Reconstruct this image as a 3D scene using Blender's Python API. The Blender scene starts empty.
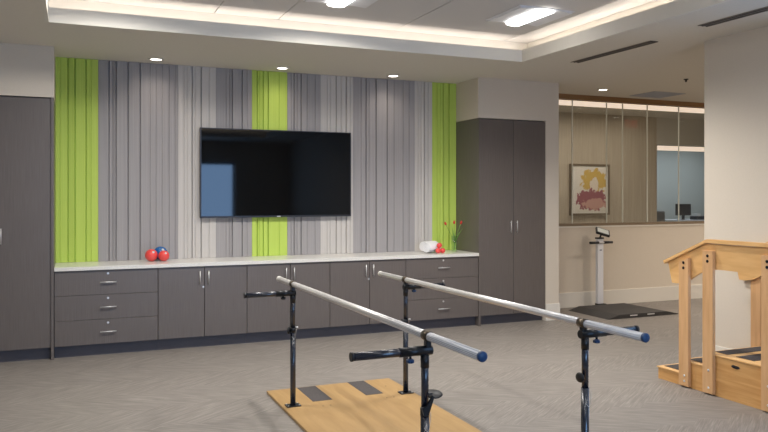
import bpy, bmesh, math, random
from mathutils import Vector, Matrix
random.seed(7)
scene = bpy.context.scene
COL = scene.collection

# ------------------------------------------------------------------ camera
F_PX, YAW, HZ, EYE = 736.0, math.radians(23.0), 196.0, 1.6
cd = bpy.data.cameras.new('camera')
cd.sensor_fit = 'HORIZONTAL'; cd.sensor_width = 36.0
cd.lens = 36.0 * F_PX / 768.0
cd.shift_y = -(216.0 - HZ) / 768.0
cd.clip_start = 0.05; cd.clip_end = 100
cam = bpy.data.objects.new('camera', cd); COL.objects.link(cam)
cam.location = (0, 0, EYE); cam.rotation_euler = (math.radians(90), 0, -YAW)
scene.camera = cam

# ------------------------------------------------------------------ colour management, world, large lights
scene.view_settings.view_transform = 'Standard'
scene.view_settings.look = 'None'
scene.view_settings.gamma = 1.0
scene.view_settings.use_curve_mapping = False
scene.view_settings.exposure = 0.22
w = bpy.data.worlds.new('world'); scene.world = w; w.use_nodes = True
w.node_tree.nodes['Background'].inputs[0].default_value = (0.45, 0.65, 1.0, 1)
w.node_tree.nodes['Background'].inputs[1].default_value = 1.0

WARM = (1.0, 0.88, 0.77)
NEUT = (1.0, 0.96, 0.91)
DAY = (0.36, 0.62, 1.0)
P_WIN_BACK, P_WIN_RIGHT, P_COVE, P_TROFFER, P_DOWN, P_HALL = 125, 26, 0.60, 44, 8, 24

def area(name, loc, rot, sx, sy, power, color, spread=180):
    l = bpy.data.lights.new(name, 'AREA'); l.shape = 'RECTANGLE'; l.size = sx; l.size_y = sy
    l.energy = power; l.color = color; l.spread = math.radians(spread)
    o = bpy.data.objects.new(name, l); COL.objects.link(o)
    o.location = loc; o.rotation_euler = rot
    return o
R90 = math.pi / 2
area('daylight', (2.5, -3.2, 1.6), (R90, 0, 0), 3.0, 1.9, P_WIN_BACK, DAY)            # through the rear window, towards +Y
area('daylight', (5.75, 3.1, 1.6), (R90, 0, R90), 1.9, 1.8, P_WIN_RIGHT, DAY)         # through the side window, towards -X
TX0, TX1, TY0, TY1 = -0.18, 4.512, -1.5, 6.785      # tray opening
ZC, ZLIP, ZUP, SET = 3.06, 3.187, 3.315, 0.20
# LED strips lying in the cove troughs, facing up
cz = 3.11
UP = (math.pi, 0, 0)
area('cove_led', ((TX0+TX1)/2, TY1+0.10, cz), UP, TX1-TX0, 0.03, P_COVE*(TX1-TX0)*2.2, WARM)
area('cove_led', ((TX0+TX1)/2, TY0-0.10, cz), UP, TX1-TX0, 0.03, P_COVE*(TX1-TX0)*2.2, WARM)
area('cove_led', (TX0-0.10, (TY0+TY1)/2, cz), UP, 0.03, TY1-TY0, P_COVE*(TY1-TY0)*2.2, WARM)
area('cove_led', (TX1+0.10, (TY0+TY1)/2, cz), UP, 0.03, TY1-TY0, P_COVE*(TY1-TY0)*2.2, WARM)

# ------------------------------------------------------------------ materials
def lin(c):
    def f(v):
        v /= 255.0
        return v/12.92 if v <= 0.04045 else ((v+0.055)/1.055)**2.4
    return (f(c[0]), f(c[1]), f(c[2]), 1)
def mat(name, rgb, rough=0.6, metal=0.0, spec=0.5, emit=None, estr=0, coat=0):
    m = bpy.data.materials.new(name); m.use_nodes = True
    b = m.node_tree.nodes['Principled BSDF']
    b.inputs['Base Color'].default_value = lin(rgb)
    b.inputs['Roughness'].default_value = rough
    b.inputs['Metallic'].default_value = metal
    b.inputs['Specular IOR Level'].default_value = spec
    b.inputs['Coat Weight'].default_value = coat
    if emit:
        b.inputs['Emission Color'].default_value = lin(emit); b.inputs['Emission Strength'].default_value = estr
    return m
def noise_mat(name, rgb1, rgb2, scale=(1, 1, 1), nscale=5, detail=4, rough=0.6, bump=0.0, spec=0.5, metal=0, contrast=(0.3, 0.7), distort=0, coat=0):
    m = mat(name, rgb1, rough, metal, spec, coat=coat); nt = m.node_tree; N = nt.nodes; L = nt.links
    tc = N.new('ShaderNodeTexCoord'); mp = N.new('ShaderNodeMapping'); mp.inputs['Scale'].default_value = scale
    nz = N.new('ShaderNodeTexNoise'); nz.inputs['Scale'].default_value = nscale; nz.inputs['Detail'].default_value = detail
    nz.inputs['Distortion'].default_value = distort
    cr = N.new('ShaderNodeValToRGB'); cr.color_ramp.elements[0].position = contrast[0]; cr.color_ramp.elements[1].position = contrast[1]
    cr.color_ramp.elements[0].color = lin(rgb1); cr.color_ramp.elements[1].color = lin(rgb2)
    L.new(tc.outputs['Object'], mp.inputs[0]); L.new(mp.outputs[0], nz.inputs['Vector']); L.new(nz.outputs['Fac'], cr.inputs[0])
    L.new(cr.outputs[0], N['Principled BSDF'].inputs['Base Color'])
    if bump:
        bp = N.new('ShaderNodeBump'); bp.inputs['Strength'].default_value = bump; bp.inputs['Distance'].default_value = 0.002
        L.new(nz.outputs['Fac'], bp.inputs['Height']); L.new(bp.outputs[0], N['Principled BSDF'].inputs['Normal'])
    return m

M = {}
M['wall'] = noise_mat('wall_paint', (213, 203, 188), (216, 206, 191), nscale=60, rough=0.75, bump=0.03)
M['ceiling'] = noise_mat('ceiling_paint', (214, 209, 198), (218, 213, 202), nscale=40, rough=0.85)
M['tile'] = noise_mat('ceiling_tile', (202, 201, 200), (212, 211, 210), nscale=120, rough=0.9, bump=0.1)
M['trimw'] = mat('white_trim', (225, 221, 212), 0.45)
M['laminate'] = noise_mat('grey_brown_laminate', (96, 89, 86), (108, 101, 97), scale=(60, 60, 1.2), nscale=3, detail=5, rough=0.33, spec=0.5)
M['laminate_dark'] = mat('laminate_edge', (84, 79, 80), 0.5)
M['carcass'] = mat('carcass', (50, 48, 50), 0.6)
M['toe'] = mat('toe_kick', (84, 82, 90), 0.5)
M['counter'] = noise_mat('counter_top', (216, 214, 208), (230, 228, 222), nscale=90, rough=0.22)
M['steel'] = mat('brushed_steel', (222, 222, 222), 0.38, 0.7)
M['rail'] = noise_mat('satin_aluminium', (178, 176, 175), (236, 234, 232), scale=(170, .2, 170), nscale=2, contrast=(.4, .6), rough=0.4, metal=0.45)
M['black'] = mat('black_steel', (30, 32, 36), 0.3, 0.4, 0.6)
M['bluesheen_tube'] = mat('black_tube_blue_sheen', (11, 22, 40), 0.24, 0.0, 1.0)  # black tube tinted navy: blue window reflection put into the base colour
M['bronze'] = mat('bronze_saddle', (88, 78, 66), 0.35, 0.8)
M['plastic'] = mat('black_plastic', (26, 26, 28), 0.45)
M['navy'] = mat('navy_plastic', (24, 62, 104), 0.4)
M['wire'] = mat('wire_lanyard', (180, 176, 170), 0.5, 0.3)
M['ply'] = noise_mat('plywood', (158, 126, 82), (172, 140, 94), scale=(6, 0.8, 6), nscale=3, detail=6, rough=0.45, distort=0.6)
M['plyedge'] = mat('plywood_edge', (150, 112, 72), 0.6)
M['maple'] = noise_mat('maple_board', (194, 142, 82), (216, 168, 108), scale=(3, 1.2, 14), nscale=2.2, detail=5, rough=0.42, distort=0.8)
M['maplepost'] = noise_mat('maple_post', (204, 158, 110), (220, 176, 128), scale=(12, 12, 1.2), nscale=2.5, detail=5, rough=0.45)  # post's own maple tone, raised for the stronger light higher up
M['maplelit'] = noise_mat('maple_lit', (216, 168, 108), (232, 188, 128), scale=(10, 1.5, 10), nscale=2.5, detail=5, rough=0.42)  # brighter copy of the maple: light on the upper parts put into colour
M['tread'] = noise_mat('rubber_tread', (62, 58, 58), (80, 75, 74), nscale=80, rough=0.85)
M['rubber'] = noise_mat('black_rubber', (48, 46, 46), (60, 58, 57), nscale=60, rough=0.7)
M['white'] = mat('white_enamel', (226, 228, 234), 0.35)
M['label'] = mat('pale_label', (214, 214, 214), 0.5)
M['screen'] = mat('tv_glass', (6, 6, 8), 0.035, 0, 0.4)
M['bezel'] = mat('tv_bezel', (58, 58, 62), 0.35, 0.5)
M['lcd'] = mat('lcd_panel', (206, 212, 208), 0.3)
M['blackbolt'] = mat('black_bolt', (24, 24, 26), 0.4, 0.6)
M['diffuser'] = mat('diffuser_slot', (52, 48, 46), 0.7)
M['diffuser_bar'] = mat('diffuser_bar', (120, 112, 104), 0.5)
M['grille'] = mat('return_grille', (176, 180, 190), 0.6)
M['header'] = mat('bronze_channel', (146, 112, 76), 0.5, 0.0)
M['sill'] = mat('sill_channel', (128, 112, 92), 0.5)
M['green'] = None
M['red'] = mat('red_rubber', (232, 74, 70), 0.38, coat=0.3)
M['blueball'] = mat('blue_rubber', (24, 96, 160), 0.25, coat=0.3)
M['towel'] = noise_mat('white_terry', (232, 232, 234), (246, 246, 248), nscale=220, rough=0.95, bump=0.4)
M['stem'] = mat('tulip_stem', (122, 168, 78), 0.5)
M['petal'] = mat('tulip_petal', (206, 44, 40), 0.5)
M['paper'] = mat('mat_board', (224, 220, 212), 0.7)
M['frame'] = mat('art_frame', (120, 106, 88), 0.45, 0.3)
M['hallwall'] = noise_mat('hall_wallcovering', (172, 160, 142), (190, 178, 160), scale=(30, 30, 0.6), nscale=3, detail=4, rough=0.7)
M['office'] = mat('office_wall', (182, 186, 184), 0.7)
M['officedark'] = mat('office_soffit', (196, 192, 182), 0.7)
M['dark'] = mat('dark_item', (46, 48, 54), 0.5)
M['chairgrey'] = mat('chair_fabric', (120, 124, 128), 0.8)
M['lens'] = mat('troffer_lens', (240, 240, 245), 0.5, emit=(255, 250, 244), estr=8)
M['reflector'] = mat('troffer_reflector', (224, 226, 230), 0.55)
M['lamp'] = mat('downlight_lens', (255, 250, 240), 0.5, emit=(255, 246, 232), estr=5)
M['strip'] = mat('linear_lens', (255, 250, 240), 0.5, emit=(255, 226, 206), estr=0.72)
M['exit_red'] = mat('exit_letters', (230, 30, 24), 0.5, emit=(255, 30, 20), estr=0.6)

def glass_mat(name, tint, ior=1.45, rough=0.0):
    m = bpy.data.materials.new(name); m.use_nodes = True; nt = m.node_tree; N = nt.nodes; L = nt.links
    N.remove(N['Principled BSDF'])
    t = N.new('ShaderNodeBsdfTransparent'); t.inputs[0].default_value = (*tint, 1)
    g = N.new('ShaderNodeBsdfGlossy'); g.inputs['Roughness'].default_value = rough
    fr = N.new('ShaderNodeFresnel'); ge = N.new('ShaderNodeNewGeometry'); mr = N.new('ShaderNodeMapRange')
    mr.inputs['To Min'].default_value = ior; mr.inputs['To Max'].default_value = 1/ior      # same reflectance from both faces of the sheet
    L.new(ge.outputs['Backfacing'], mr.inputs['Value']); L.new(mr.outputs[0], fr.inputs[0])
    mx = N.new('ShaderNodeMixShader')
    L.new(fr.outputs[0], mx.inputs[0]); L.new(t.outputs[0], mx.inputs[1]); L.new(g.outputs[0], mx.inputs[2])
    L.new(mx.outputs[0], N['Material Output'].inputs[0])
    return m
M['glass'] = glass_mat('partition_glass', (0.93, 0.95, 0.94))
M['glassedge'] = mat('glass_edge', (222, 224, 214), 0.5)
M['vaseglass'] = glass_mat('vase_glass', (0.93, 0.97, 0.94), 1.35)
M['winglass'] = glass_mat('window_glass', (0.96, 0.97, 1.0))

def panel_mat(name, c1, c2):
    m = noise_mat(name, c1, c2, scale=(40, 40, 0.35), nscale=3, detail=3, rough=0.62, spec=0.35, contrast=(0.25, 0.75))
    return m
M['green'] = panel_mat('lime_panel', (186, 210, 90), (196, 220, 104))
M['grey'] = panel_mat('grey_panel', (156, 152, 152), (170, 166, 166))
M['pgrey'] = panel_mat('pale_panel', (196, 191, 185), (208, 203, 198))

# art print: procedural abstract
def art_mat():
    m = mat('abstract_print', (226, 220, 212), 0.7); nt = m.node_tree; N = nt.nodes; L = nt.links
    tc = N.new('ShaderNodeTexCoord')
    def blob(cx, cz, rx, rz, nsc, th, soft=0.06):
        mp = N.new('ShaderNodeMapping'); mp.vector_type = 'POINT'
        mp.inputs['Location'].default_value = (-cx/rx, 0, -cz/rz); mp.inputs['Scale'].default_value = (1/rx, 0, 1/rz)
        L.new(tc.outputs['Object'], mp.inputs[0])
        ln = N.new('ShaderNodeVectorMath'); ln.operation = 'LENGTH'; L.new(mp.outputs[0], ln.inputs[0])
        nz = N.new('ShaderNodeTexNoise'); nz.inputs['Scale'].default_value = nsc; nz.inputs['Detail'].default_value = 3
        L.new(tc.outputs['Object'], nz.inputs['Vector'])
        ad = N.new('ShaderNodeMath'); ad.operation = 'MULTIPLY_ADD'; ad.inputs[1].default_value = 1.6; L.new(nz.outputs['Fac'], ad.inputs[0]); L.new(ln.outputs['Value'], ad.inputs[2])
        mr = N.new('ShaderNodeMapRange'); mr.inputs['From Min'].default_value = th+soft; mr.inputs['From Max'].default_value = th-soft
        L.new(ad.outputs[0], mr.inputs['Value'])
        return mr.outputs[0]
    def over(base, col, fac):
        mx = N.new('ShaderNodeMix'); mx.data_type = 'RGBA'
        L.new(fac, mx.inputs[0]); 
        if isinstance(base, tuple): mx.inputs[6].default_value = base
        else: L.new(base, mx.inputs[6])
        mx.inputs[7].default_value = lin(col)
        return mx.outputs[2]
    c = over(lin((222, 216, 206)), (205, 172, 88), blob(0.08, 0.62, 0.27, 0.20, 11, 1.8))
    c = over(c, (226, 214, 200), blob(0.08, 0.52, 0.14, 0.16, 7, 1.6))
    c = over(c, (150, 84, 96), blob(0.02, 0.27, 0.33, 0.17, 14, 1.85))
    c = over(c, (196, 150, 140), blob(0.10, 0.20, 0.30, 0.10, 16, 1.7))
    L.new(c, N['Principled BSDF'].inputs['Base Color'])
    return m
M['art'] = art_mat()

# floor: staggered herringbone of striated planks
def floor_mat():
    m = mat('striated_plank_floor', (160, 150, 140), 0.5, spec=0.4); nt = m.node_tree; N = nt.nodes; L = nt.links
    def math_(op, a, b=None, c=None):
        n = N.new('ShaderNodeMath'); n.operation = op
        for i, v in enumerate((a, b, c)):
            if v is None: continue
            if isinstance(v, (int, float)): n.inputs[i].default_value = v
            else: L.new(v, n.inputs[i])
        return n.outputs[0]
    tc = N.new('ShaderNodeTexCoord'); sp = N.new('ShaderNodeSeparateXYZ'); L.new(tc.outputs['Object'], sp.inputs[0])
    x, y = sp.outputs[0], sp.outputs[1]
    W = 0.21; n = 4
    a = math.radians(36); b = math.radians(-34)
    # basis: p = u*(cos a, sin a) + v*(cos b, sin b)
    det = math.cos(a)*math.sin(b) - math.sin(a)*math.cos(b)
    u = math_('MULTIPLY_ADD', x, math.sin(b)/det/W, math_('MULTIPLY', y, -math.cos(b)/det/W))
    v = math_('MULTIPLY_ADD', x, -math.sin(a)/det/W, math_('MULTIPLY', y, math.cos(a)/det/W))
    i, j = math_('FLOOR', u), math_('FLOOR', v)
    k = math_('FLOORED_MODULO', math_('SUBTRACT', i, j), 2.0*n)
    hor = math_('LESS_THAN', k, float(n))            # 1: plank runs along u
    # ids
    idh = math_('ADD', math_('MULTIPLY', j, 7.13), math_('MULTIPLY', math_('FLOOR', math_('DIVIDE', math_('SUBTRACT', i, j), 2.0*n)), 3.7))
    idv = math_('ADD', math_('MULTIPLY', i, 5.31), math_('MULTIPLY', math_('FLOOR', math_('DIVIDE', math_('SUBTRACT', i, j), 2.0*n)), 9.1))
    def sel(p, q): return math_('ADD', math_('MULTIPLY', p, hor), math_('MULTIPLY', q, math_('SUBTRACT', 1.0, hor)))
    along = sel(math_('MULTIPLY_ADD', x, math.cos(a), math_('MULTIPLY', y, math.sin(a))), math_('MULTIPLY_ADD', x, math.cos(b), math_('MULTIPLY', y, math.sin(b))))
    across = sel(math_('MULTIPLY_ADD', x, -math.sin(a), math_('MULTIPLY', y, math.cos(a))), math_('MULTIPLY_ADD', x, -math.sin(b), math_('MULTIPLY', y, math.cos(b))))
    pid = sel(idh, idv)
    cb = N.new('ShaderNodeCombineXYZ'); L.new(math_('MULTIPLY', along, 5.0), cb.inputs[0]); L.new(math_('MULTIPLY', across, 90.0), cb.inputs[1]); L.new(pid, cb.inputs[2])
    nz = N.new('ShaderNodeTexNoise'); nz.inputs['Scale'].default_value = 1.0; nz.inputs['Detail'].default_value = 3; nz.inputs['Roughness'].default_value = 0.6
    L.new(cb.outputs[0], nz.inputs['Vector'])
    cr = N.new('ShaderNodeValToRGB')
    e = cr.color_ramp.elements; e[0].position = 0.30; e[0].color = lin((113, 108, 103)); e[1].position = 0.72; e[1].color = lin((149, 143, 137))
    mid = e.new(0.5); mid.color = lin((129, 123, 117))
    L.new(nz.outputs['Fac'], cr.inputs[0])
    wn = N.new('ShaderNodeTexWhiteNoise'); wn.noise_dimensions = '1D'; L.new(pid, wn.inputs['W'])
    hs = N.new('ShaderNodeHueSaturation'); L.new(cr.outputs[0], hs.inputs['Color'])
    L.new(math_('MULTIPLY_ADD', wn.outputs['Value'], 0.03, 0.985), hs.inputs['Value'])
    L.new(hs.outputs[0], N['Principled BSDF'].inputs['Base Color'])
    bp = N.new('ShaderNodeBump'); bp.inputs['Strength'].default_value = 0.15; bp.inputs['Distance'].default_value = 0.002
    L.new(nz.outputs['Fac'], bp.inputs['Height']); L.new(bp.outputs[0], N['Principled BSDF'].inputs['Normal'])
    return m
M['floor'] = floor_mat()

# ------------------------------------------------------------------ mesh helpers (all coordinates are world metres)
ORG = {}
class MB:
    def __init__(s): s.bm = bmesh.new()
    def box(s, x0, x1, y0, y1, z0, z1, bev=0.0, seg=2):
        r = bmesh.ops.create_cube(s.bm, size=1.0); vs = r['verts']
        for v in vs:
            v.co = Vector(((x0+x1)/2 + v.co.x*(x1-x0), (y0+y1)/2 + v.co.y*(y1-y0), (z0+z1)/2 + v.co.z*(z1-z0)))
        if bev:
            es = list({e for v in vs for e in v.link_edges})
            bmesh.ops.bevel(s.bm, geom=es, offset=bev, segments=seg, affect='EDGES', profile=0.5)
        return s
    def cyl(s, a, b, r, seg=24, r2=None, smooth=True):
        a, b = Vector(a), Vector(b); d = b - a
        q = d.to_track_quat('Z', 'Y').to_matrix().to_4x4()
        m = Matrix.Translation((a+b)/2) @ q
        g = bmesh.ops.create_cone(s.bm, cap_ends=True, segments=seg, radius1=r, radius2=r if r2 is None else r2, depth=d.length, matrix=m)
        if smooth:
            for f in {f for v in g['verts'] for f in v.link_faces}:
                if len(f.verts) == 4: f.smooth = True
        return s
    def sphere(s, c, r, sx=1, sy=1, sz=1, u=28, v=16):
        g = bmesh.ops.create_uvsphere(s.bm, u_segments=u, v_segments=v, radius=r, matrix=Matrix.Translation(c) @ Matrix.Diagonal((sx, sy, sz, 1)))
        for f in {f for v_ in g['verts'] for f in v_.link_faces}: f.smooth = True
        return s
    def prism(s, pts, a0, a1, plane='YZ', bev=0.0):
        """pts: 2D outline; extruded along the third axis from a0 to a1. plane YZ -> extrude X, XZ -> Y, XY -> Z"""
        def P(p, t):
            if plane == 'YZ': return Vector((t, p[0], p[1]))
            if plane == 'XZ': return Vector((p[0], t, p[1]))
            return Vector((p[0], p[1], t))
        v0 = [s.bm.verts.new(P(p, a0)) for p in pts]; v1 = [s.bm.verts.new(P(p, a1)) for p in pts]
        n = len(pts); fs = [s.bm.faces.new(v0), s.bm.faces.new(list(reversed(v1)))]
        for i in range(n): fs.append(s.bm.faces.new((v0[i], v1[i], v1[(i+1) % n], v0[(i+1) % n])))
        bmesh.ops.recalc_face_normals(s.bm, faces=fs)
        if bev:
            es = list({e for f in fs[:2] for e in f.edges})
            bmesh.ops.bevel(s.bm, geom=es, offset=bev, segments=2, affect='EDGES')
        return s
    def tube(s, pts, r, seg=10, radii=None):
        pts = [Vector(p) for p in pts]; rings = []
        for i, p in enumerate(pts):
            t = (pts[min(i+1, len(pts)-1)] - pts[max(i-1, 0)]).normalized()
            up = Vector((0, 0, 1)) if abs(t.z) < 0.95 else Vector((1, 0, 0))
            n1 = t.cross(up).normalized(); n2 = t.cross(n1)
            rr = radii[i] if radii else r
            rings.append([s.bm.verts.new(p + (n1*math.cos(2*math.pi*k/seg) + n2*math.sin(2*math.pi*k/seg))*rr) for k in range(seg)])
        fs = []
        for i in range(len(rings)-1):
            for k in range(seg):
                f = s.bm.faces.new((rings[i][k], rings[i][(k+1) % seg], rings[i+1][(k+1) % seg], rings[i+1][k])); f.smooth = True; fs.append(f)
        fs.append(s.bm.faces.new(list(reversed(rings[0])))); fs.append(s.bm.faces.new(rings[-1]))
        bmesh.ops.recalc_face_normals(s.bm, faces=fs)
        return s
    def lathe(s, prof, c, seg=32, axis=None, ring=False):
        """prof: (r, h) list around +Z at c"""
        c = Vector(c); rings = []
        q = Vector(axis).to_track_quat('Z', 'Y').to_matrix() if axis else Matrix.Identity(3)
        for r, h in prof:
            rings.append([s.bm.verts.new(c + q @ Vector((max(r, 1e-4)*math.cos(2*math.pi*k/seg), max(r, 1e-4)*math.sin(2*math.pi*k/seg), h))) for k in range(seg)])
        fs = []
        for i in range(len(rings)-1):
            for k in range(seg):
                f = s.bm.faces.new((rings[i][k], rings[i][(k+1) % seg], rings[i+1][(k+1) % seg], rings[i+1][k])); f.smooth = True; fs.append(f)
        if ring:
            for k in range(seg): fs.append(s.bm.faces.new((rings[-1][k], rings[-1][(k+1) % seg], rings[0][(k+1) % seg], rings[0][k])))
        else: fs.append(s.bm.faces.new(list(reversed(rings[0])))); fs.append(s.bm.faces.new(rings[-1]))
        bmesh.ops.recalc_face_normals(s.bm, faces=fs)
        return s
    def xform(s, mtx):
        bmesh.ops.transform(s.bm, matrix=mtx, verts=s.bm.verts); return s
    def build(s, name, material, parent=None, org=None):
        me = bpy.data.meshes.new(name)
        if parent is not None: o_ = ORG[parent.name]
        elif org is not None: o_ = Vector(org)
        else:
            cs = [v.co for v in s.bm.verts]
            o_ = Vector(((min(c.x for c in cs)+max(c.x for c in cs))/2, (min(c.y for c in cs)+max(c.y for c in cs))/2, min(c.z for c in cs)))
        bmesh.ops.translate(s.bm, verts=s.bm.verts, vec=-o_)
        s.bm.to_mesh(me); s.bm.free()
        mats = material if isinstance(material, (list, tuple)) else [material]
        for m_ in mats: me.materials.append(m_)
        ob = bpy.data.objects.new(name, me); COL.objects.link(ob)
        if parent is not None: ob.parent = parent
        else: ob.location = o_
        ORG[ob.name] = o_
        return ob
def tag(o, label=None, cat=None, group=None, kind=None):
    if label: o['label'] = label
    if cat: o['category'] = cat
    if group: o['group'] = group
    if kind: o['kind'] = kind
    return o
def thing(name, label, cat, loc, group=None):
    o = bpy.data.objects.new(name, None); COL.objects.link(o); o.location = loc; o.empty_display_size = 0.1
    ORG[o.name] = Vector(loc)
    return tag(o, label, cat, group)
def struct(name, mb, material, parent=None, label=None):
    o = mb.build(name, material, parent)
    o['kind'] = 'structure'
    if label and parent is None: o['label'] = label
    return o
def point(name, loc, power, color, radius=0.05, spot=None):
    l = bpy.data.lights.new(name, 'SPOT' if spot else 'POINT'); l.energy = power; l.color = color; l.shadow_soft_size = radius
    if spot: l.spot_size = math.radians(spot); l.spot_blend = 1.0
    o = bpy.data.objects.new(name, l); COL.objects.link(o); o.location = loc
    return o

# ------------------------------------------------------------------ setting
XL, XR, YB, YF = -0.158, 4.605, -3.0, 7.88            # back-niche sides, rear wall, cabinet front plane
YW, YH = 8.48, 8.68                                     # back wall face, hall wall face
struct('floor', MB().box(-2.3, 16, -3.1, 16, -0.1, 0), M['floor'], label='greige striated herringbone plank floor')
# lowered ceiling ring around the tray
c = MB()
zt = 3.10
c.box(-2.3, TX0-SET, -3.1, 16, ZC, zt); c.box(TX1+SET, 16, -3.1, 16, ZC, zt)
c.box(TX0-SET, TX1+SET, TY1+SET, 16, ZC, zt); c.box(TX0-SET, TX1+SET, -3.1, TY0-SET, ZC, zt)
# trough floors and lips
c.box(TX0-SET, TX0, TY0-SET, TY1+SET, ZC, zt); c.box(TX1, TX1+SET, TY0-SET, TY1+SET, ZC, zt)
c.box(TX0, TX1, TY1, TY1+SET, ZC, zt); c.box(TX0, TX1, TY0-SET, TY0, ZC, zt)
struct('ceiling', c, M['ceiling'], label='lowered painted ceiling around the lit tray')
c = MB(); t = 0.02
q = .004
c.box(TX0-t, TX0+q, TY0-t, TY1+t, ZC-.001, ZLIP); c.box(TX1-q, TX1+t, TY0-t, TY1+t, ZC-.001, ZLIP)
c.box(TX0+q, TX1-q, TY1-q, TY1+t, ZC-.001, ZLIP); c.box(TX0+q, TX1-q, TY0-t, TY0+q, ZC-.001, ZLIP)
struct('trim_1', c, mat('fascia_paint', (222, 218, 208), 0.8), label='painted fascia lip round the ceiling tray')
c = MB()
c.box(TX0-SET-.05, TX0-SET, TY0-SET, TY1+SET, zt, ZUP); c.box(TX1+SET, TX1+SET+.05, TY0-SET, TY1+SET, zt, ZUP)
c.box(TX0-SET, TX1+SET, TY1+SET, TY1+SET+.05, zt, ZUP); c.box(TX0-SET, TX1+SET, TY0-SET-.05, TY0-SET, zt, ZUP)
struct('trim_2', c, M['trimw'], label='lit upright back of the ceiling cove')
# tile ceiling with thin T-bar grooves
c = MB()
gx = [TX0-SET, 0.0, 0.615, 1.845, 2.46, 3.075, 3.69, 4.32, TX1+SET]
c.box(TX0-SET-.05, TX1+SET+.05, TY0-SET-.05, TY1+SET+.05, ZUP+0.01, ZUP+0.06)
xs = [TX0-SET, 0.0, 1.23, 1.845, 3.075, 4.40, TX1+SET]
for a, b in zip(xs[:-1], xs[1:]):
    c.box(a+.005, b-.005, TY0-SET, TY1+SET, ZUP, ZUP+0.012)
struct('ceiling_tiles', c, M['tile'], label='pale acoustic tile ceiling inside the tray').name = 'ceiling_tray'
# walls
b = MB(); b.box(XL, XR, YW, YW+.2, 0, ZC); b.box(XR, 5.80, 8.482, YW+.2, 0, ZC); b.box(5.597, 5.80, YF, 8.482, 0, ZC)
b.box(XR, 5.597, YF, 8.482, 2.562, ZC)
b.box(-2.3, XL, YF, 8.68, 2.562, ZC); b.box(-2.3, -1.145, YF, 8.68, 0, 2.562); b.box(-1.145, XL, 8.482, 8.68, 0, 2.562)
struct('wall_back', b, M['wall'], label='painted wall with bulkheads over the tall cabinets')
struct('wall_left', MB().box(-2.3, -2.15, -3.1, YF, 0, ZC), M['wall'], label='painted left wall')
# rear wall with a window opening, side wall with a window opening
b = MB(); wx0, wx1, wz0, wz1 = 1.0, 4.05, 0.6, 2.5
b.box(-2.3, wx0, -3.15, -3.0, 0, ZC); b.box(wx1, 5.65, -3.15, -3.0, 0, ZC); b.box(wx0, wx1, -3.15, -3.0, 0, wz0); b.box(wx0, wx1, -3.15, -3.0, wz1, ZC)
struct('wall_rear', b, M['wall'], label='painted wall behind the camera')
b = MB(); b.box(5.5, 5.65, -3.0, 2.1, 0, ZC); b.box(5.5, 5.65, 4.1, 5.215, 0, ZC); b.box(5.5, 5.65, 2.1, 4.1, 0, .65); b.box(5.5, 5.65, 2.1, 4.1, 2.55, ZC)
b.box(5.65, 16, 5.065, 5.215, 0, ZC)
struct('wall_right', b, M['wall'], label='painted right wall behind the training stairs')
for nm, bx in (('window_1', (wx0, wx1, -3.12, -3.06, wz0, wz1)), ('window_2', (5.54, 5.60, 2.1, 4.1, .65, 2.55))):
    x0, x1, y0, y1, z0, z1 = bx; f = MB(); g = MB()
    if nm == 'window_1':
        for k in range(4):
            xx = x0 + (x1-x0)*k/3; f.box(max(x0, xx-.03), min(x1, xx+.03), y0, y1, z0, z1)
        f.box(x0, x1, y0, y1, z0, z0+.06); f.box(x0, x1, y0, y1, z1-.06, z1); g.box(x0, x1, -3.095, -3.085, z0, z1)
    else:
        for k in range(4):
            yy = y0 + (y1-y0)*k/3; f.box(x0, x1, max(y0, yy-.03), min(y1, yy+.03), z0, z1)
        f.box(x0, x1, y0, y1, z0, z0+.06); f.box(x0, x1, y0, y1, z1-.06, z1); g.box(5.565, 5.575, y0, y1, z0, z1)
    fo = struct(nm, f, M['plastic'], label='dark framed window behind the camera' if nm == 'window_1' else 'dark framed window in the right wall')
    g.build('pane', M['winglass'], fo)
# hall wall below the glazing, and hall / office shell behind it
struct('wall_hall', MB().box(5.80, 16, YH, YH+.12, 0, 1.145), M['wall'], label='low painted wall under the glass partition')
struct('trim_3', MB().box(5.80, 16, YH-.012, YH+.13, 1.145, 1.165), M['trimw'], label='pale ledge on the low wall under the glass')
struct('trim_4', MB().box(5.80, 16, YH+.01, YH+.11, 1.165, 1.205), M['sill'], label='bronze channel at the foot of the glass partition')
struct('trim_5', MB().box(5.80, 16, YH-.01, YH+.11, 2.99, ZC), M['header'], label='bronze channel along the head of the glass partition')
struct('wall_corridor', MB().box(4.8, 10.0, 10.6, 10.7, 0, ZC), M['hallwall'], label='beige wallcovering behind the glass partition')
struct('wall_corridor_left', MB().box(5.6, 5.75, YH+.12, 10.6, 0, ZC), M['hallwall'], label='end wall of the space behind the glass')
struct('trim_6', MB().box(10.0, 16, 10.6, 10.75, 2.56, ZC), M['officedark'], label='soffit over the office opening behind the glass')
struct('wall_office', MB().box(10.0, 16, 14.0, 14.1, 0, ZC), M['office'], label='pale blue-grey office wall far behind the glass')
struct('wall_office_left', MB().box(10.0, 10.1, 10.7, 14.0, 0, ZC), M['office'], label='office side wall far behind the glass')
struct('wall_far_right', MB().box(15.9, 16, 5.215, 14.0, 0, ZC), M['office'], label='far end wall on the right')
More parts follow.
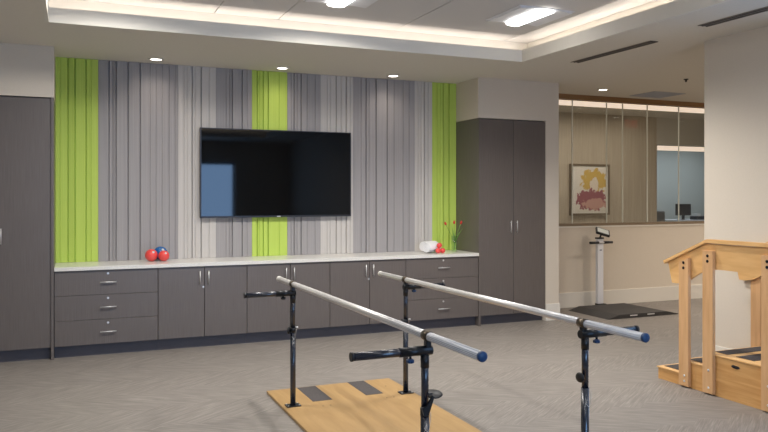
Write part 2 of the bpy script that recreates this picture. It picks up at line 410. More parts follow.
# baseboards
BH, BT = 0.215, 0.014
def base(name, bx, label): struct(name, MB().box(*bx, 0, BH, bev=.003), M['trimw'], label=label)
base('baseboard_hall', (5.80+BT, 15.9, YH-BT, YH), 'tall white baseboard under the glass partition')
base('baseboard_end', (5.597, 5.80+BT, YF-BT, YF), 'white baseboard on the wall end beside the tall cabinet')
base('baseboard_return', (5.80, 5.80+BT, YF, YH), 'white baseboard on the return of the wall end')
base('baseboard_right', (5.5-BT, 5.5, -3.0, 5.215+BT), 'tall white baseboard on the right wall behind the stairs')
base('baseboard_left', (-2.15, -2.15+BT, -3.0, YF), 'white baseboard on the left wall')

# glass partition panes
JX = [5.80, 6.677, 7.296, 7.595, 8.067, 8.693, 9.35, 10.1, 10.9]
plab = ['beside the white wall end', 'in front of the right half of the framed picture', 'narrow one right of the framed picture',
        'third from the right in view', 'with the far office seen through it, left one', 'rightmost in view against the right wall corner', None, None]
gp = thing('glass_partition', 'frameless glass partition standing on the low painted wall', 'glass partition', (7.5, YH+.06, 1.165))
for k in range(len(JX)-1):
    lab = 'clear frameless glass pane ' + (plab[k] or 'hidden beyond the right wall corner')
    if k in (6, 7): continue
    pn = MB().box(JX[k]+.004, JX[k+1]-.004, YH+.054, YH+.066, 1.205, 2.99).build('glass_pane', M['glass'], gp)
    MB().box(JX[k+1]-.014, JX[k+1]-.002, YH+.053, YH+.067, 1.205, 2.99).build('polished_edge', M['glassedge'], pn)

# ------------------------------------------------------------------ lights of the room, plus unseen ones added for fill
def troffer(x, y, label):
    s = 0.60; z = ZUP
    t = thing('ceiling_light', label, 'ceiling light', (x+s/2, y+s/2, z), 'square recessed ceiling lights')
    f = MB(); e = .018
    f.box(x, x+s, y, y+e, z-.008, z+.0); f.box(x, x+s, y+s-e, y+s, z-.008, z); f.box(x, x+e, y+e, y+s-e, z-.008, z); f.box(x+s-e, x+s, y+e, y+s-e, z-.008, z)
    f.build('frame', M['reflector'], t)
    # curved side reflectors rising to the lens in the middle
    r = MB()
    for sx in (0, 1):
        a, b_ = (x+e, x+s*.36) if sx == 0 else (x+s-e, x+s*.64)
        pts = [(a+(b_-a)*q, z-.020+.015*q) for q in (0, .25, .5, .75, 1)]
        top = [(p[0], z-.0005) for p in reversed(pts)]
        r.prism(pts+top, y+e, y+s-e, 'XZ')
    r.build('reflector', M['reflector'], t)
    l = MB(); pts = []
    for q in range(9):
        aa = math.pi*q/8; pts.append((x+s/2 - math.cos(aa)*s*.14, z-.024-.016*math.sin(aa)))
    l.prism(pts, y+e, y+s-e, 'XZ'); l.build('lens', M['lens'], t)
    a_ = area('troffer_light', (x+s/2, y+s/2, z-.050), (0, 0, 0), .20, .55, P_TROFFER*(1.0 if y > 5 else .16), NEUT, 132 if x > 3 else 164)
troffer(3.705, 5.60, 'square recessed ceiling light, right one near the tray corner')
troffer(1.860, 5.60, 'square recessed ceiling light, cut by the top edge of the view above the television')
for (x, y) in ((3.705, 3.1), (1.86, 3.1), (0.01, 3.1), (0.01, 5.6), (3.705, .6), (1.86, .6), (0.01, .6)):  # further troffers out of view, added to lift the ambient light
    troffer(x, y, 'added unseen square ceiling light overhead, %s row, %s of the tray' % ({5.6: 'front', 3.1: 'middle', .6: 'rear'}[y], {3.705: 'right side', 1.86: 'centre', .01: 'left side'}[x]))

def downlight(x, y, label, power=P_DOWN, soft=.09, group='round recessed downlights'):
    t = thing('downlight', label, 'downlight', (x, y, ZC), group)
    MB().lathe([(.055, -.001), (.083, -.001), (.083, -.006), (.058, -.008)], (x, y, ZC), 32, ring=True).build('trim_ring', M['trimw'], t)
    MB().cyl((x, y, ZC-.006), (x, y, ZC-.002), .062, 32).build('lens', M['lamp'], t)
    o = point('downlight_beam', (x, y, ZC-.03), power, WARM, soft, 150)
downlight(.828, 8.17, 'round recessed downlight left of the television')
downlight(2.209, 8.17, 'round recessed downlight above the television')
downlight(3.59, 8.17, 'round recessed downlight right of the television')
downlight(6.706, 8.115, 'round recessed downlight in front of the glass partition', 7)
downlight(8.86, 8.30, 'round recessed downlight at the right wall corner', 7)
for (x, y, lab) in ((7.9, 6.6, 'nearest'), (9.3, 6.6, 'middle'), (10.9, 6.6, 'furthest'), (10.9, 8.1, 'corner')):  # extra unseen downlights, added to brighten the low hall wall
    downlight(x, y, 'added downlight in the side corridor, unseen behind the right wall, %s one' % lab, 200, .3)

def slot(x, y0, y1, label):
    t = thing('linear_diffuser', label, 'air vent', (x, (y0+y1)/2, ZC), 'slot air vents in the lowered ceiling')
    MB().box(x-.045, x+.045, y0, y1, ZC-.003, ZC-.0005).build('slot_backing', M['diffuser'], t)
    for dx in (-.047, 0, .047):
        MB().box(x+dx-.006, x+dx+.006, y0, y1, ZC-.007, ZC-.003).build('slat', M['diffuser_bar'], t)
slot(5.05, 5.386, 6.579, 'long slot air vent nearer the glass partition')
slot(4.98, 2.4, 4.744, 'long slot air vent above the right wall')
t = thing('return_grille', 'grey square return air grille in front of the glass partition', 'air vent', (7.75, 8.22, ZC))
MB().box(7.47, 8.04, 7.96, 8.46, ZC-.008, ZC-.001, bev=.002).build('frame', M['grille'], t)
for k in range(9): MB().box(7.50, 8.01, 8.0+k*.05, 8.02+k*.05, ZC-.013, ZC-.008).build('slat', M['grille'], t)
tag(MB().lathe([(.001, -.035), (.012, -.035), (.012, -.012), (.028, -.008), (.028, 0), (.001, 0)], (7.058, 6.982, ZC-.001), 20).build('fire_sprinkler', M['diffuser']), 'tiny dark fire sprinkler in the ceiling near the right wall', 'sprinkler')

t = thing('exit_sign', 'red lettered exit sign hanging near the glass partition', 'sign', (8.77, 7.56, 2.72))
MB().box(8.64, 8.92, 7.545, 7.575, 2.72, 2.94, bev=.004).build('housing', M['white'], t)
MB().box(8.75, 8.79, 7.553, 7.567, 2.94, ZC).build('mount', M['white'], t)
lt = MB()
def glyph(mb, ch, x, z, h, y0, y1, mirror=1):
    w_ = h*.55; k = h*.17
    def bx(a, b_, c_, d): 
        xs_ = sorted((x+mirror*a, x+mirror*b_)); mb.box(xs_[0], xs_[1], y0, y1, z+c_, z+d)
    if ch == 'E': bx(0, k, 0, h); bx(0, w_, 0, k); bx(0, w_, h-k, h); bx(0, w_*.85, h/2-k/2, h/2+k/2)
    if ch == 'I': bx(w_/2-k/2, w_/2+k/2, 0, h)
    if ch == 'T': bx(w_/2-k/2, w_/2+k/2, 0, h); bx(0, w_, h-k, h)
    if ch == 'X':
        for s_ in (1, -1):
            p0 = (x+mirror*(w_/2-s_*(w_/2-k/2)), z); p1 = (x+mirror*(w_/2+s_*(w_/2-k/2)), z+h)
            mb.prism([(p0[0]-k/2, p0[1]), (p0[0]+k/2, p0[1]), (p1[0]+k/2, p1[1]), (p1[0]-k/2, p1[1])], y0, y1, 'XZ')
for i, ch in enumerate('EXIT'): glyph(lt, ch, 8.90-i*.062, 2.765, .125, 7.575, 7.580, -1)
lt.build('lettering', M['exit_red'], t)

# strip lights behind the glass
for nm, bx, lab in (('a', (6.0, 12.0, 9.0, 9.08, 2.955, 3.045), 'long glowing strip light at the ceiling just behind the glass partition'),
                    ('b', (10.2, 15.5, 10.78, 10.86, 2.47, 2.55), 'glowing strip light under the soffit of the far office')):
    t = thing('strip_light', lab, 'strip light', ((bx[0]+bx[1])/2, bx[2], bx[4]))
    MB().box(*bx, bev=.004).build('lens', M['strip'], t)
    MB().box(bx[0], bx[1], bx[2]-.01, bx[3]+.01, bx[5], bx[5]+.005).build('housing', M['white'], t)
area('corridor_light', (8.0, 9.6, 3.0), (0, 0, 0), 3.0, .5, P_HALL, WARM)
area('office_daylight', (13.2, 12.6, 2.9), (0, 0, 0), 3.0, 1.5, 38, (0.86, 0.93, 1.0))

# ------------------------------------------------------------------ ribbed wall panels
def camX(px, Y):
    u = (px-384)/F_PX; return Y*(math.sin(YAW)+u*math.cos(YAW))/(math.cos(YAW)-u*math.sin(YAW))
PX = [55.0, 98.3, 178, 216, 252, 287.3, 320.5, 353, 414.5, 432, 455]
LN = [[60, 68, 75, 86, 91], [109, 112.5, 116, 128, 140, 150, 156, 162, 169, 175], [184, 187, 192, 195, 201, 209], [226, 229, 232, 242, 247], [257, 259, 263, 268, 279],
      [291, 294, 297, 301, 307, 315], [327, 330, 336, 341, 346, 350], [361, 366, 369, 376, 387, 394, 403, 409], [418, 421, 424, 428], [437, 440, 443, 449]]
DEEP = {109, 116, 128, 140, 68, 75, 86, 232, 242, 257, 263, 268, 294, 301, 366, 376, 387, 192, 201, 336, 346, 443, 449, 424}
KIND = ['green', 'grey', 'pgrey', 'grey', 'green', 'grey', 'pgrey', 'grey', 'pgrey', 'green']
PLB = ['lime green ribbed wall panel beside the left tall cabinet', 'wide grey ribbed wall panel behind the red and blue balls', 'pale ribbed wall panel at the left end of the television',
       'grey ribbed wall panel behind the left part of the television', 'lime green ribbed wall panel behind the middle of the television', 'narrow grey ribbed wall panel right of the middle green one',
       'pale ribbed wall panel at the right end of the television', 'wide grey ribbed wall panel right of the television', 'narrow pale ribbed wall panel behind the rolled towels', 'lime green ribbed wall panel behind the tulips']
YP = 8.45
for k in range(10):
    x0 = XL+.001 if k == 0 else camX(PX[k], YP); x1 = XR-.001 if k == 9 else camX(PX[k+1], YP)
    x0 += .0015; x1 -= .0015
    lines = [(camX(p, YP), p in DEEP) for p in LN[k]]
    prof = [(x0, YW-.001), (x0, YP)]
    prev = x0; sgn = 1
    for xl, deep in lines + [(x1, None)]:
        if deep is None: prof.append((x1, YP - (.007 if sgn > 0 else 0))); break
        g = .0075 if deep else .0035; dp = .022 if deep else .008
        tilt = .010 if deep else .004
        prof += [(xl-g, YP - tilt*(1 if sgn > 0 else .3)), (xl-g*.6, YP+dp), (xl+g*.6, YP+dp), (xl+g, YP - .001)]
        sgn = -sgn
    prof.append((x1, YW-.001))
    m_ = MB(); m_.prism([(a, min(b_, YW-.002)) for a, b_ in prof], 0.900, ZC-.001, 'XY')
    tag(m_.build('ribbed_wall_panel', M[KIND[k]]), PLB[k], 'wall panel', None)

# ------------------------------------------------------------------ cabinets
def pull(mb, p, vertical, length):
    x, y, z = p; o = .022
    if vertical:
        mb.cyl((x, y-o, z-length/2), (x, y-o, z+length/2), .0055, 14)
        for s_ in (-1, 1): mb.cyl((x, y, z+s_*length*.36), (x, y-o, z+s_*length*.36), .004, 10)
    else:
        mb.cyl((x-length/2, y-o, z), (x+length/2, y-o, z), .0055, 14)
        for s_ in (-1, 1): mb.cyl((x+s_*length*.36, y, z), (x+s_*length*.36, y-o, z), .004, 10)
def lock(x, z, parent): MB().cyl((x, YF+.001, z), (x, YF-.004, z), .011, 20).build('lock', M['steel'], parent)
G = .003
def tall(x0, x1, label, gable_left):
    t = thing('tall_cabinet', label, 'cabinet', ((x0+x1)/2, 8.18, 0))
    g = .026
    gx0, gx1 = (x0, x0+g) if gable_left else (x1-g, x1)
    MB().box(gx0, gx1, YF-.012, 8.478, 0, 2.558, bev=.001).build('gable', M['laminate'], t)
    a, b_ = (gx1, x1) if gable_left else (x0, gx0)
    MB().box(a, b_, YF+.021, 8.478, .12, 2.558).build('carcass', M['carcass'], t)
    MB().box(a, b_, YF+.075, YF+.09, 0, .12).build('toe_kick', M['toe'], t)
    mid = (a+b_)/2
    for s_, (p, q) in enumerate(((a, mid), (mid, b_))):
        d = MB().box(p+G, q-G, YF, YF+.02, .122, 2.548, bev=.0015).build('door', M['laminate'], t)
        h = MB(); pull(h, ((mid-.045) if s_ == 0 else (mid+.045), YF, 1.215), True, .15); h.build('handle', M['steel'], d)
    return t
tall(-1.143, XL-.001, 'tall grey-brown laminate cabinet at the left edge, beside the green panel', False)
tall(XR+.001, 5.594, 'tall grey-brown laminate cabinet at the right end of the counter', True)
def base_unit(x0, x1, kind, label):
    t = thing('base_cabinet', label, 'cabinet', ((x0+x1)/2, 8.18, 0), 'base cabinets under the white counter')
    MB().box(x0+.0005, x1-.0005, YF+.021, 8.478, .12, .862).build('carcass', M['carcass'], t)
    MB().box(x0+.0005, x1-.0005, YF+.075, YF+.09, 0, .12).build('toe_kick', M['toe'], t)
    if kind == 'drawers':
        for i in range(3):
            z1 = .860-i*.247
            d = MB().box(x0+G, x1-G, YF, YF+.02, z1-.244, z1, bev=.0015).build('drawer', M['laminate'], t)
            h = MB(); pull(h, ((x0+x1)/2+.008, YF, z1-.122), False, .155); h.build('handle', M['steel'], d)
            lock((x0+x1)/2+.006, z1-.035, d)
    else:
        mid = (x0+x1)/2+.01
        for s_, (p, q) in enumerate(((x0, mid), (mid, x1))):
            d = MB().box(p+G, q-G, YF, YF+.02, .122, .860, bev=.0015).build('door', M['laminate'], t)
            h = MB(); pull(h, ((mid-.048) if s_ == 0 else (mid+.042), YF, .742), True, .14); h.build('handle', M['steel'], d)
            if s_ == 0: lock(mid-.012, .643, d)
base_unit(-.157, .819, 'drawers', 'grey three-drawer base cabinet beside the left tall cabinet')
base_unit(.819, 1.741, 'doors', 'grey two-door base cabinet next to the left drawer unit')
base_unit(1.741, 2.683, 'doors', 'grey two-door base cabinet, middle one under the television')
base_unit(2.683, 3.626, 'doors', 'grey two-door base cabinet next to the right drawer unit')
base_unit(3.626, 4.604, 'drawers', 'grey three-drawer base cabinet beside the right tall cabinet')
tag(MB().box(-.157, 4.604, YF-.02, 8.478, .8625, .899, bev=.002).build('countertop', M['counter']), 'long white countertop over the grey base cabinets', 'countertop')

# ------------------------------------------------------------------ television
t = thing('television', 'large black wall-mounted flat television', 'television', (2.222, 8.40, 1.354))
MB().box(1.322, 3.122, 8.375, 8.425, 1.354, 2.368, bev=.003).build('casing', M['bezel'], t)
MB().box(1.336, 3.108, 8.3735, 8.376, 1.374, 2.357).build('screen', M['screen'], t)
MB().box(1.9, 2.5, 8.425, 8.436, 1.6, 2.1).build('wall_mount', M['black'], t)
MB().box(2.20, 2.245, 8.3725, 8.375, 1.358, 1.368).build('maker_mark', M['label'], t)

# ------------------------------------------------------------------ things on the counter
def ball(c_, r, m_, label):
    mb = MB(); mb.sphere(c_, r)
    t_ = thing('exercise_ball', label, 'ball', (c_[0], c_[1], c_[2]-r), 'weighted exercise balls on the counter')
    mb.build('shell', m_, t_)
    MB().lathe([(.001, -.001), (r*.2, -.0015), (r*.2, .0012), (.001, .0018)], (c_[0]+.25*r, c_[1]-.80*r, c_[2]+math.sqrt(1-.0625-.64)*r), 16, axis=(.25, -.8, .545)).build('valve', M['label'], t_)
ball((.788, 8.245, .899+.066), .066, M['red'], 'larger red exercise ball at left of the three')
ball((.913, 8.205, .899+.058), .058, M['red'], 'smaller red exercise ball at right of the three')
ball((.893, 8.345, .899+.078), .074, M['blueball'], 'blue exercise ball behind the two red ones')

def towel(cx, cy, r, L_, label):
    ax = Vector((.90, .44, 0)).normalized()
    t_ = thing('rolled_towel', label, 'towel', (cx, cy, .899), 'rolled white towels on the counter')
    # spiral cross-section swept along the axis
    turns, n_, th = 3.2, 150, r*.26
    side = Vector((-ax.y, ax.x, 0)); up = Vector((0, 0, 1)); c0 = Vector((cx, cy, .899+r))
    mb = MB(); rings = []
    rs = []
    for i in range(n_+1):
        a = i/n_; ang = a*turns*2*math.pi; ro = r*(.14 + .86*a)
        rs.append((ang, ro, max(ro-th*.86, r*.02)))
    segs = []
    for t0 in (0, .06, .94, 1.0):
        pinch = .985 if t0 in (0, 1.0) else 1.0
        ring_o = []; ring_i = []
        for ang, ro, ri in rs:
            d_ = side*math.cos(ang+2.2) + up*math.sin(ang+2.2)
            base_ = c0 + ax*(L_*(t0-.5))
            ring_o.append(mb.bm.verts.new(base_ + d_*ro*pinch)); ring_i.append(mb.bm.verts.new(base_ + d_*ri))
        segs.append((ring_o, ring_i))
    for s_ in range(3):
        (o0, i0), (o1, i1) = segs[s_], segs[s_+1]
        for q in range(n_):
            f = mb.bm.faces.new((o0[q], o0[q+1], o1[q+1], o1[q])); f.smooth = True
            f = mb.bm.faces.new((i0[q], i1[q], i1[q+1], i0[q+1])); f.smooth = True
    for (o_, i_) in (segs[0], segs[-1]):
        for q in range(n_): mb.bm.faces.new((o_[q], i_[q], i_[q+1], o_[q+1]))
    bmesh.ops.recalc_face_normals(mb.bm, faces=mb.bm.faces)
    mb.build('terry_roll', M['towel'], t_)
towel(4.075, 8.105, .066, .22, 'rolled white towel in front, left of the two')
towel(4.128, 8.282, .070, .24, 'rolled white towel behind, right of the two')
def rball(p, r, label): tag(MB().sphere(p, r).build('massage_ball', M['red']), label, 'ball', 'small red massage balls by the towels')
rball((4.118, 8.012, .899+.033), .033, 'small red massage ball at the lower left of the pile of three')
rball((4.185, 8.022, .899+.033), .033, 'small red massage ball at the lower right of the pile of three')
rball((4.139, 8.018, .899+.096), .033, 'small red massage ball on top of the pile of three')

vx, vy = 4.445, 8.20
t = thing('glass_vase', 'clear glass vase holding red tulips on the counter', 'vase', (vx, vy, .899))
MB().lathe([(.034, 0), (.036, .004), (.038, .195), (.036, .195), (.034, .012), (.001, .012)], (vx, vy, .8995), 32).build('vessel', M['vaseglass'], t)
def tulip(dx, dy, h, lean, label, leaves):
    t_ = thing('tulip', label, 'flower', (vx, vy, .913), 'red tulips in the glass vase')
    p0 = Vector((vx-dx*.10, vy-dy*.1, .914)); p3 = Vector((vx+dx, vy+dy, .899+h))
    pts = []
    for i in range(11):
        a = i/10; bend = a*a
        pts.append((p0.x+(p3.x-p0.x)*(a**1.6), p0.y+(p3.y-p0.y)*(a**1.6), p0.z+(p3.z-p0.z)*a))
    MB().tube(pts, .0028, 8).build('stem', M['stem'], t_)
    MB().lathe([(.003, -.004), (.011, .004), (.015, .016), (.013, .030), (.007, .040), (.001, .044)], p3, 14, axis=(dx, dy, .3)).build('bloom', M['petal'], t_)
    for (lx, ly, lh) in leaves:
        lf = MB(); q = []
        n_ = 9
        for i in range(n_):
            a = i/(n_-1); wd = .009*math.sin(math.pi*min(1, a*.95+.04))
            q.append((Vector((vx+lx*a**1.8, vy+ly*a**1.8, .95+lh*a)), wd))
        L0 = [lf.bm.verts.new(p + Vector((w_*.9, -w_*.3, 0))) for p, w_ in q]; L1 = [lf.bm.verts.new(p - Vector((w_*.9, -w_*.3, 0))) for p, w_ in q]; L2 = [lf.bm.verts.new(p + Vector((0, .004, 0))) for p, w_ in q]
        for i in range(n_-1):
            lf.bm.faces.new((L0[i], L0[i+1], L2[i+1], L2[i])); lf.bm.faces.new((L2[i], L2[i+1], L1[i+1], L1[i])); lf.bm.faces.new((L1[i], L1[i+1], L0[i+1], L0[i]))
        for f in lf.bm.faces: f.smooth = True
        lf.build('leaf', M['stem'], t_)
tulip(-.125, -.01, .338, 1, 'red tulip leaning left in the vase', [(-.035, 0, .27)])
tulip(.014, .03, .348, 1, 'red tulip standing in the middle of the vase', [(.015, -.02, .23)])
tulip(.085, -.01, .346, 1, 'red tulip leaning right in the vase', [(.12, 0, .24)])

# ------------------------------------------------------------------ parallel bars
PL0, PL1, PY0, PY1 = 1.454, 2.5335, 2.45, 5.86
pb = thing('parallel_bars', 'physiotherapy parallel bars with aluminium rails on a plywood platform', 'parallel bars', (2.0, 4.2, 0))
pf = MB().box(PL0, PL1, PY0, PY1, .001, .022, bev=.003).build('platform', M['ply'], pb)
for (x0, x1, y0, y1) in ((1.705, 1.862, 5.41, 5.848), (2.148, 2.295, 5.42, 5.855)):
    MB().box(x0, x1, y0, y1, .022, .0235).build('grip_strip', M['tread'], pf)
for (x, y) in ((1.74, 5.27), (1.80, 5.27), (2.27, 5.29), (2.33, 5.29), (1.62, 5.62), (2.40, 5.62)):
    MB().cyl((x, y, .0215), (x, y, .0228), .006, 12).build('screw', M['blackbolt'], pf)
ZR = {0: (.937, .946), 1: (.929, .937)}      # rail heights at the far and the near post
def rail(s_, x, y0, y1):
    zf = lambda y: ZR[s_][1] + (ZR[s_][0]-ZR[s_][1])*(y-3.09)/(5.365-3.09)
    r = MB().cyl((x, y0+.012, zf(y0)), (x, y1, zf(y1)), .0205, 32).build('handrail', M['rail'], pb)
    MB().lathe([(.001, 0), (.019, .0), (.0222, .004), (.0222, .016), (.001, .016)], (x, y0, zf(y0)), 28, axis=(0, 1, 0)).build('end_cap', M['navy'], r)
    MB().lathe([(.001, 0), (.0222, .0), (.0222, .012), (.019, .016), (.001, .016)], (x, y1-.004, zf(y1)), 28, axis=(0, 1, 0)).build('end_cap', M['trimw'], r)
rail(0, 1.534, 2.585, 5.76); rail(1, 2.464, 2.676, 5.88)
def upright(s_, x, y, front):
    out = -1 if s_ == 0 else 1; z = ZR[s_][1 if front else 0]; xr = x + (0 if not front else (.014 if s_ == 0 else -.012))
    p = MB().cyl((x, y, .028), (x, y, .60), .0205, 28).build('upright', M['bluesheen_tube'], pb)
    inn = MB().cyl((x, y, .60), (x, y, .875), .0175, 28)
    inn.build('inner_tube', M['bluesheen_tube'], p)
    hl = MB()
    for k in range(8): hl.cyl((x+.0175*.75, y-.0175*.66, .63+k*.028), (x+.0181*.75, y-.0181*.66, .63+k*.028), .0035, 10)
    hl.build('height_holes', M['plastic'], p)
    MB().cyl((x, y, .80), (x, y, .862), .0205, 28).build('sleeve', M['black'], p)
    if not (front and s_ == 1): MB().cyl((x, y, .575), (x, y, .612), .0225, 28).build('collar', M['black'], p)
    MB().box(x-.055, x+.055, y-.04, y+.04, .022, .029, bev=.002).build('base_plate', M['black'], p)
    b_ = MB()
    for sx in (-1, 1):
        for sy in (-1, 1): b_.cyl((x+sx*.042, y+sy*.028, .029), (x+sx*.042, y+sy*.028, .034), .006, 8)
    b_.build('bolt', M['steel'], p)
    # adjusting knob, disc lever and pin with lanyard
    kz = .655 if front else .60
    if front and s_ == 0:
        MB().cyl((x+.0, y+.012, kz+.012), (x+.045, y+.016, kz+.012), .006, 12).build('knob_shaft', M['black'], p)
        MB().lathe([(.001, -.004), (.040, -.004), (.044, 0), (.040, .004), (.001, .004)], (x+.055, y+.02, kz+.010), 32, axis=(-.05, -.22, 1)).build('round_knob', M['plastic'], p)
        MB().prism([(x-.030, kz-.035), (x-.018, kz-.075), (x+.006, kz-.07), (x+.034, kz+.01), (x+.026, kz+.016), (x-.006, kz-.030)], y-.032, y-.020, 'XZ').build('lever', M['black'], p)
    elif front:
        MB().cyl((x-.018, y, kz), (x-.030, y, kz), .008, 12).build('knob_shaft', M['black'], p)
        MB().lathe([(.001, -.005), (.024, -.005), (.027, 0), (.024, .005), (.001, .005)], (x-.033, y, kz), 32, axis=(1, 0.25, 0)).build('round_knob', M['plastic'], p)
    else:
        MB().lathe([(.001, -.006), (.026, -.006), (.029, 0), (.026, .006), (.001, .006)], (x-.034, y-.005, kz-.01), 12, axis=(1, -.5, 0)).build('round_knob', M['plastic'], p)
        MB().cyl((x-.034, y, kz-.01), (x-.018, y, kz-.01), .007, 12).build('knob_shaft', M['black'], p)
        MB().cyl((x+.018, y-.005, kz+.012), (x+.038, y-.01, kz+.012), .006, 12).build('lock_pin', M['steel'], p)
    # lanyard
    k0 = Vector((x+.020, y-.018, kz-.06 if front else kz)); k1 = Vector((x-.016, y-.022, kz-.13 if front else kz-.05)) 
    pts = []
    for i in range(13):
        a = i/12; q = k0.lerp(k1, a); pts.append((q.x, q.y-.012*math.sin(math.pi*a)-.004, q.z-.045*math.sin(math.pi*a)))
    MB().tube(pts, .0016, 6).build('lanyard', M['wire'], p)
    # saddle clamping the rail
    sd = MB().lathe([(.0207, -.027), (.0245, -.027), (.0245, .027), (.0207, .027)], (xr, y, z), 32, axis=(0, 1, 0), ring=True)
    so = sd.build('saddle', M['bronze'], p)
    MB().box(xr-.013, xr+.013, y-.016, y+.016, .885, z-.020, bev=.003).build('saddle_neck', M['black'], p)
    # side arm
    az = .879 if front else .870
    x_end = x+out*(.370 if s_ == 0 else .346)
    am = MB().cyl((xr-out*.018, y, az), (x_end-out*.006, y, az), .019, 28).build('side_arm', M['bluesheen_tube'], pb)
    MB().cyl((xr-out*.020, y, az), (x+out*.13, y, az), .022, 28).build('sleeve', M['black'], am)
    MB().cyl((x_end-out*.012, y, az), (x_end, y, az), .021, 28).build('end_cap', M['plastic'], am)
    kx = x+out*.075
    k_ = MB().cyl((kx, y, az-.016), (kx, y, .842), .006, 12); k_.build('clamp_shaft', M['black'], am)
    kn = MB(); 
    for a in range(5): 
        aa = a*2*math.pi/5; kn.cyl((kx+.011*math.cos(aa), y+.011*math.sin(aa), .828), (kx+.011*math.cos(aa), y+.011*math.sin(aa), .842), .008, 12)
    kn.cyl((kx, y, .826), (kx, y, .846), .012, 16); kn.build('star_knob', M['navy'] if s_ == 1 or front else M['plastic'], am)
upright(0, 1.533, 5.365, False); upright(1, 2.466, 5.365, False)
upright(0, 1.519, 3.09, True); upright(1, 2.470, 3.13, True)

# ------------------------------------------------------------------ training stairs
XS, XF = 4.745, 5.475
ts = thing('training_stairs', 'wooden therapy training stairs with handrails against the right wall', 'stairs', (5.1, 4.2, 0))
T = .020
H1, H2, H3 = .108, .222, .332
Y0, Y1, Y2, Y3 = 5.010, 4.735, 4.475, 3.10
for nm, xa, xb in (('side_board', XS, XS+T), ('side_board', XF-T, XF)):
    MB().prism([(Y0, .001), (Y0, H1-.012), (Y1, H1-.012), (Y1, H2-.012), (Y2, H2-.012), (Y2, H3-.012), (Y3, H3-.012), (Y3, .001)], xa, xb, 'YZ').build(nm, M['maple'], ts)
for yr, za, zb in ((Y0, .001, H1-.012), (Y1, H1-.012, H2-.012), (Y2, H2-.012, H3-.012)):
    MB().box(XS+T, XF-T, yr-.018, yr, za, zb).build('riser', M['maple'], ts)
for ya, yb, z in ((Y0+.012, Y1, H1), (Y1+.012, Y2, H2), (Y2+.012, Y3, H3)):
    d = MB().box(XS-.008, XF+.004, yb, ya, z-.012, z, bev=.003).build('tread_board', M['maplelit'], ts)
    if z < H3: MB().box(XS+.045, XF-.045, yb+.03, ya-.035, z, z+.003).build('tread_pad', M['tread'], d)
    else:
        for (a, b_) in ((4.335, 4.462), (4.09, 4.255), (3.80, 4.00), (3.5, 3.7)):
            MB().box(XS+.075, XF-.045, a, b_, z, z+.003).build('tread_pad', M['tread'], d)
# latch plate on the side board
lp = MB().prism([(4.235, .272), (4.215, .284), (4.165, .280), (4.150, .270), (4.175, .258), (4.215, .260)], XS-.004, XS, 'YZ').build('latch_plate', M['bezel'], ts)
MB().box(XS-.008, XS-.004, 4.175, 4.215, .266, .274).build('latch_slot', M['plastic'], lp)
def hand_side(xp, out, near):
    """xp: inner face plane of the panel; out: outward sign"""
    sl = (1.200-1.000)/(4.503-4.93)
    pan = [(4.895, 1.028), (4.851, .857), (4.79, .856), (4.72, .870), (4.66, .895), (4.608, .930), (4.56, .960), (4.50, .985), (4.42, 1.005), (4.36, 1.012),
           (3.20, 1.012), (3.20, 1.214), (4.470, 1.214)]
    cap = [(4.925, 1.014), (4.470, 1.218), (3.20, 1.218), (3.20, 1.250), (4.462, 1.250), (4.935, 1.040)]
    if not near: pan = [(a-.07 if a > 3.3 else a, b_) for a, b_ in pan]; cap = [(a-.07 if a > 3.3 else a, b_) for a, b_ in cap]
    MB().prism(pan, xp, xp+out*.022, 'YZ').build('rail_panel', M['maplelit'], ts)
    xa, xb = sorted((xp-out*.022, xp+out*.044))
    MB().prism(cap, xa, xb, 'YZ', bev=.004).build('handrail', M['maplelit'], ts)
    for (yc, zt_l, zt_r) in ((4.69, 1.045, 1.085), (4.437, 1.160, 1.160), (3.885, 1.160, 1.160)):
        hw = .053
        if not near: yc -= .06
        p_ = MB(); xo = XS-.034 if near else XF+.002
        xi = XS-.001 if near else XF+.018
        # leans very slightly inwards at the top where it meets the panel
        pts = [(xo, .012), (xi, .012), (xi+(.0 if not near else .0), .35), (xp + (0 if near else .0) + out*.0225 if near else xi, 1.0), ]
        za = .012
        bmv = p_.bm
        topx0, topx1 = (xp+out*.0235-.032, xp+out*.0235) if near else (xp+out*.0235, xp+out*.0235+.016)
        lo = [(xo, yc-hw), (xi, yc-hw), (xi, yc+hw), (xo, yc+hw)]
        hi = [(topx0, yc-hw, zt_r), (topx1, yc-hw, zt_r), (topx1, yc+hw, zt_l), (topx0, yc+hw, zt_l)]
        v0 = [bmv.verts.new((a, b_, za)) for a, b_ in lo]; v1 = [bmv.verts.new(v) for v in hi]
        bmv.faces.new(v0); bmv.faces.new(v1)
        for i in range(4): bmv.faces.new((v0[i], v0[(i+1) % 4], v1[(i+1) % 4], v1[i]))
        bmesh.ops.recalc_face_normals(bmv, faces=bmv.faces)
        bmesh.ops.bevel(bmv, geom=list(bmv.edges), offset=.003, segments=2, affect='EDGES')
        po = p_.build('post', M['maplepost'], ts)
        if near:
            for zb in ((zt_r-.042, zt_r-.085)):
                MB().lathe([(.001, -.002), (.0125, -.002), (.0125, .003), (.007, .006), (.001, .006)], (topx0+.001, yc, zb), 16, axis=(-1, 0, 0)).build('bolt', M['blackbolt'], po)
            lows = (.10, .055) if yc > 4.6 else (.20, .06)
            for zb in lows:
                MB().lathe([(.001, -.002), (.0105, -.002), (.0105, .002), (.006, .005), (.001, .005)], (xo+.001, yc-.01, zb), 16, axis=(-1, 0, 0)).build('bolt', M['steel'], po)
hand_side(XS+.022, -1, True)
hand_side(XF-.022, 1, False)

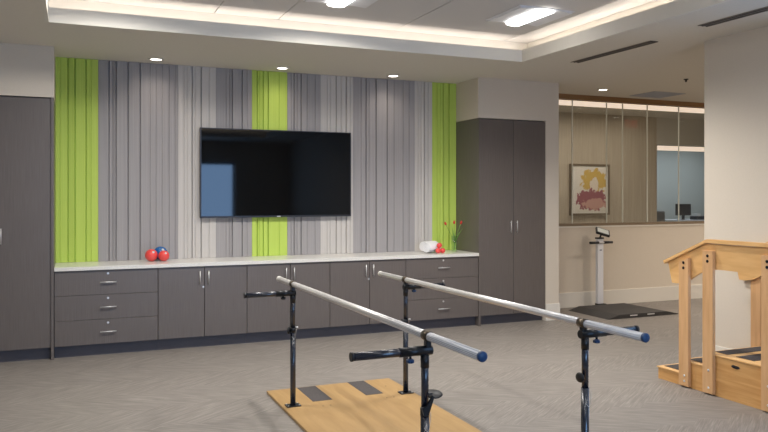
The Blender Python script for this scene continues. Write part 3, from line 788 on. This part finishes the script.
# ------------------------------------------------------------------ platform scale
sc = thing('platform_scale', 'wide black platform scale with white column by the low wall', 'scale', (6.98, 8.05, 0))
pl = MB().prism([(6.38, .002), (6.41, .010), (6.56, .052), (7.36, .052), (7.56, .010), (7.59, .002)], 7.62, 8.45, 'XZ').build('weighing_platform', M['rubber'], sc)
for xa in (6.74, 7.03): MB().box(xa, xa+.12, 7.6185, 7.621, .026, .040).build('label_plate', M['label'], pl)
MB().box(6.93, 7.04, 8.44, 8.56, .008, .060, bev=.004).build('column_foot', M['plastic'], sc)
co = MB().box(6.918, 7.018, 8.48, 8.535, .060, 1.0, bev=.006).build('column', M['white'], sc)
MB().box(6.950, 6.986, 8.4785, 8.481, .820, .833).build('badge', M['navy'], co)
MB().box(6.911, 7.025, 8.476, 8.539, .985, 1.008, bev=.004).build('column_cap', M['plastic'], sc)
hb = MB().cyl((6.79, 8.47, .935), (7.15, 8.47, .935), .012, 18).build('handlebar', M['steel'], sc)
for a, b_ in ((6.77, 6.921), (7.015, 7.165)): MB().cyl((a, 8.47, .935), (b_, 8.47, .935), .0185, 18).build('grip', M['plastic'], hb)
MB().cyl((6.975, 8.51, 1.0), (6.985, 8.47, 1.08), .012, 14).build('neck', M['plastic'], sc)
rot = Matrix.Translation((6.985, 8.46, 1.085)) @ Matrix.Rotation(math.radians(36), 4, 'X') @ Matrix.Rotation(math.radians(-30), 4, 'Z')
hd = MB().box(-.10, .10, -.07, .07, -.018, .018, bev=.006).xform(rot).build('display_head', M['plastic'], sc)
MB().box(-.082, .082, -.052, .052, .018, .020).xform(rot).build('display_panel', M['lcd'], hd)

# ------------------------------------------------------------------ behind the glass
fx0, fx1, fz0, fz1 = 8.02, 8.874, 1.26, 2.165
t = thing('framed_picture', 'framed abstract yellow and plum print seen through the glass partition', 'picture', (8.45, 10.57, fz0))
f = MB(); e = .035
f.box(fx0, fx1, 10.55, 10.598, fz0, fz0+e); f.box(fx0, fx1, 10.55, 10.598, fz1-e, fz1); f.box(fx0, fx0+e, 10.55, 10.598, fz0+e, fz1-e); f.box(fx1-e, fx1, 10.55, 10.598, fz0+e, fz1-e)
f.build('frame', M['frame'], t)
pm = MB().box(fx0+e, fx1-e, 10.565, 10.59, fz0+e, fz1-e).build('mat_board', M['paper'], t)
MB().box(8.14, 8.82, 10.562, 10.566, 1.32, 2.10).build('print', M['art'], t)
# move the art's texture origin: handled by object coordinates relative to the picture base (x 8.45, z 1.26)

t = thing('office_counter', 'white counter in the far office behind the glass', 'counter', (13.6, 12.7, 0))
MB().box(12.4, 15.5, 12.5, 13.1, 0, 1.02).build('body', M['office'], t)
MB().box(12.35, 15.5, 12.45, 13.15, 1.02, 1.06).build('top', M['white'], t)
t = thing('computer_monitor', 'dark monitor on the far office counter behind the glass', 'monitor', (12.75, 12.7, 1.06))
MB().box(12.55, 12.98, 12.69, 12.73, 1.16, 1.42, bev=.005).build('display', M['dark'], t); MB().box(12.73, 12.80, 12.70, 12.72, 1.065, 1.17).build('stand', M['dark'], t); MB().box(12.66, 12.87, 12.63, 12.79, 1.06, 1.068).build('foot', M['dark'], t)
t = thing('desk_organiser', 'low dark organiser beside the far office monitor', 'organiser', (13.2, 12.7, 1.06))
MB().box(13.05, 13.5, 12.6, 12.8, 1.06, 1.14, bev=.01).build('tray', M['dark'], t); MB().box(13.1, 13.2, 12.62, 12.78, 1.14, 1.2).build('paper_stack', M['label'], t)
t = thing('office_chair', 'grey upholstered office chair behind the glass', 'chair', (11.6, 12.1, 0))
MB().box(11.35, 11.85, 12.3, 12.38, .62, 1.28, bev=.03).build('backrest', M['chairgrey'], t)
MB().box(11.35, 11.85, 11.85, 12.35, .44, .54, bev=.03).build('seat', M['chairgrey'], t)
MB().cyl((11.6, 12.1, .08), (11.6, 12.1, .44), .03, 16).build('column', M['dark'], t)
for k in range(5):
    a = k*2*math.pi/5; MB().cyl((11.6, 12.1, .09), (11.6+.3*math.cos(a), 12.1+.3*math.sin(a), .05), .018, 10).build('leg', M['dark'], t)
MB().box(11.56, 11.64, 12.33, 12.37, .48, .68).build('back_support', M['dark'], t)
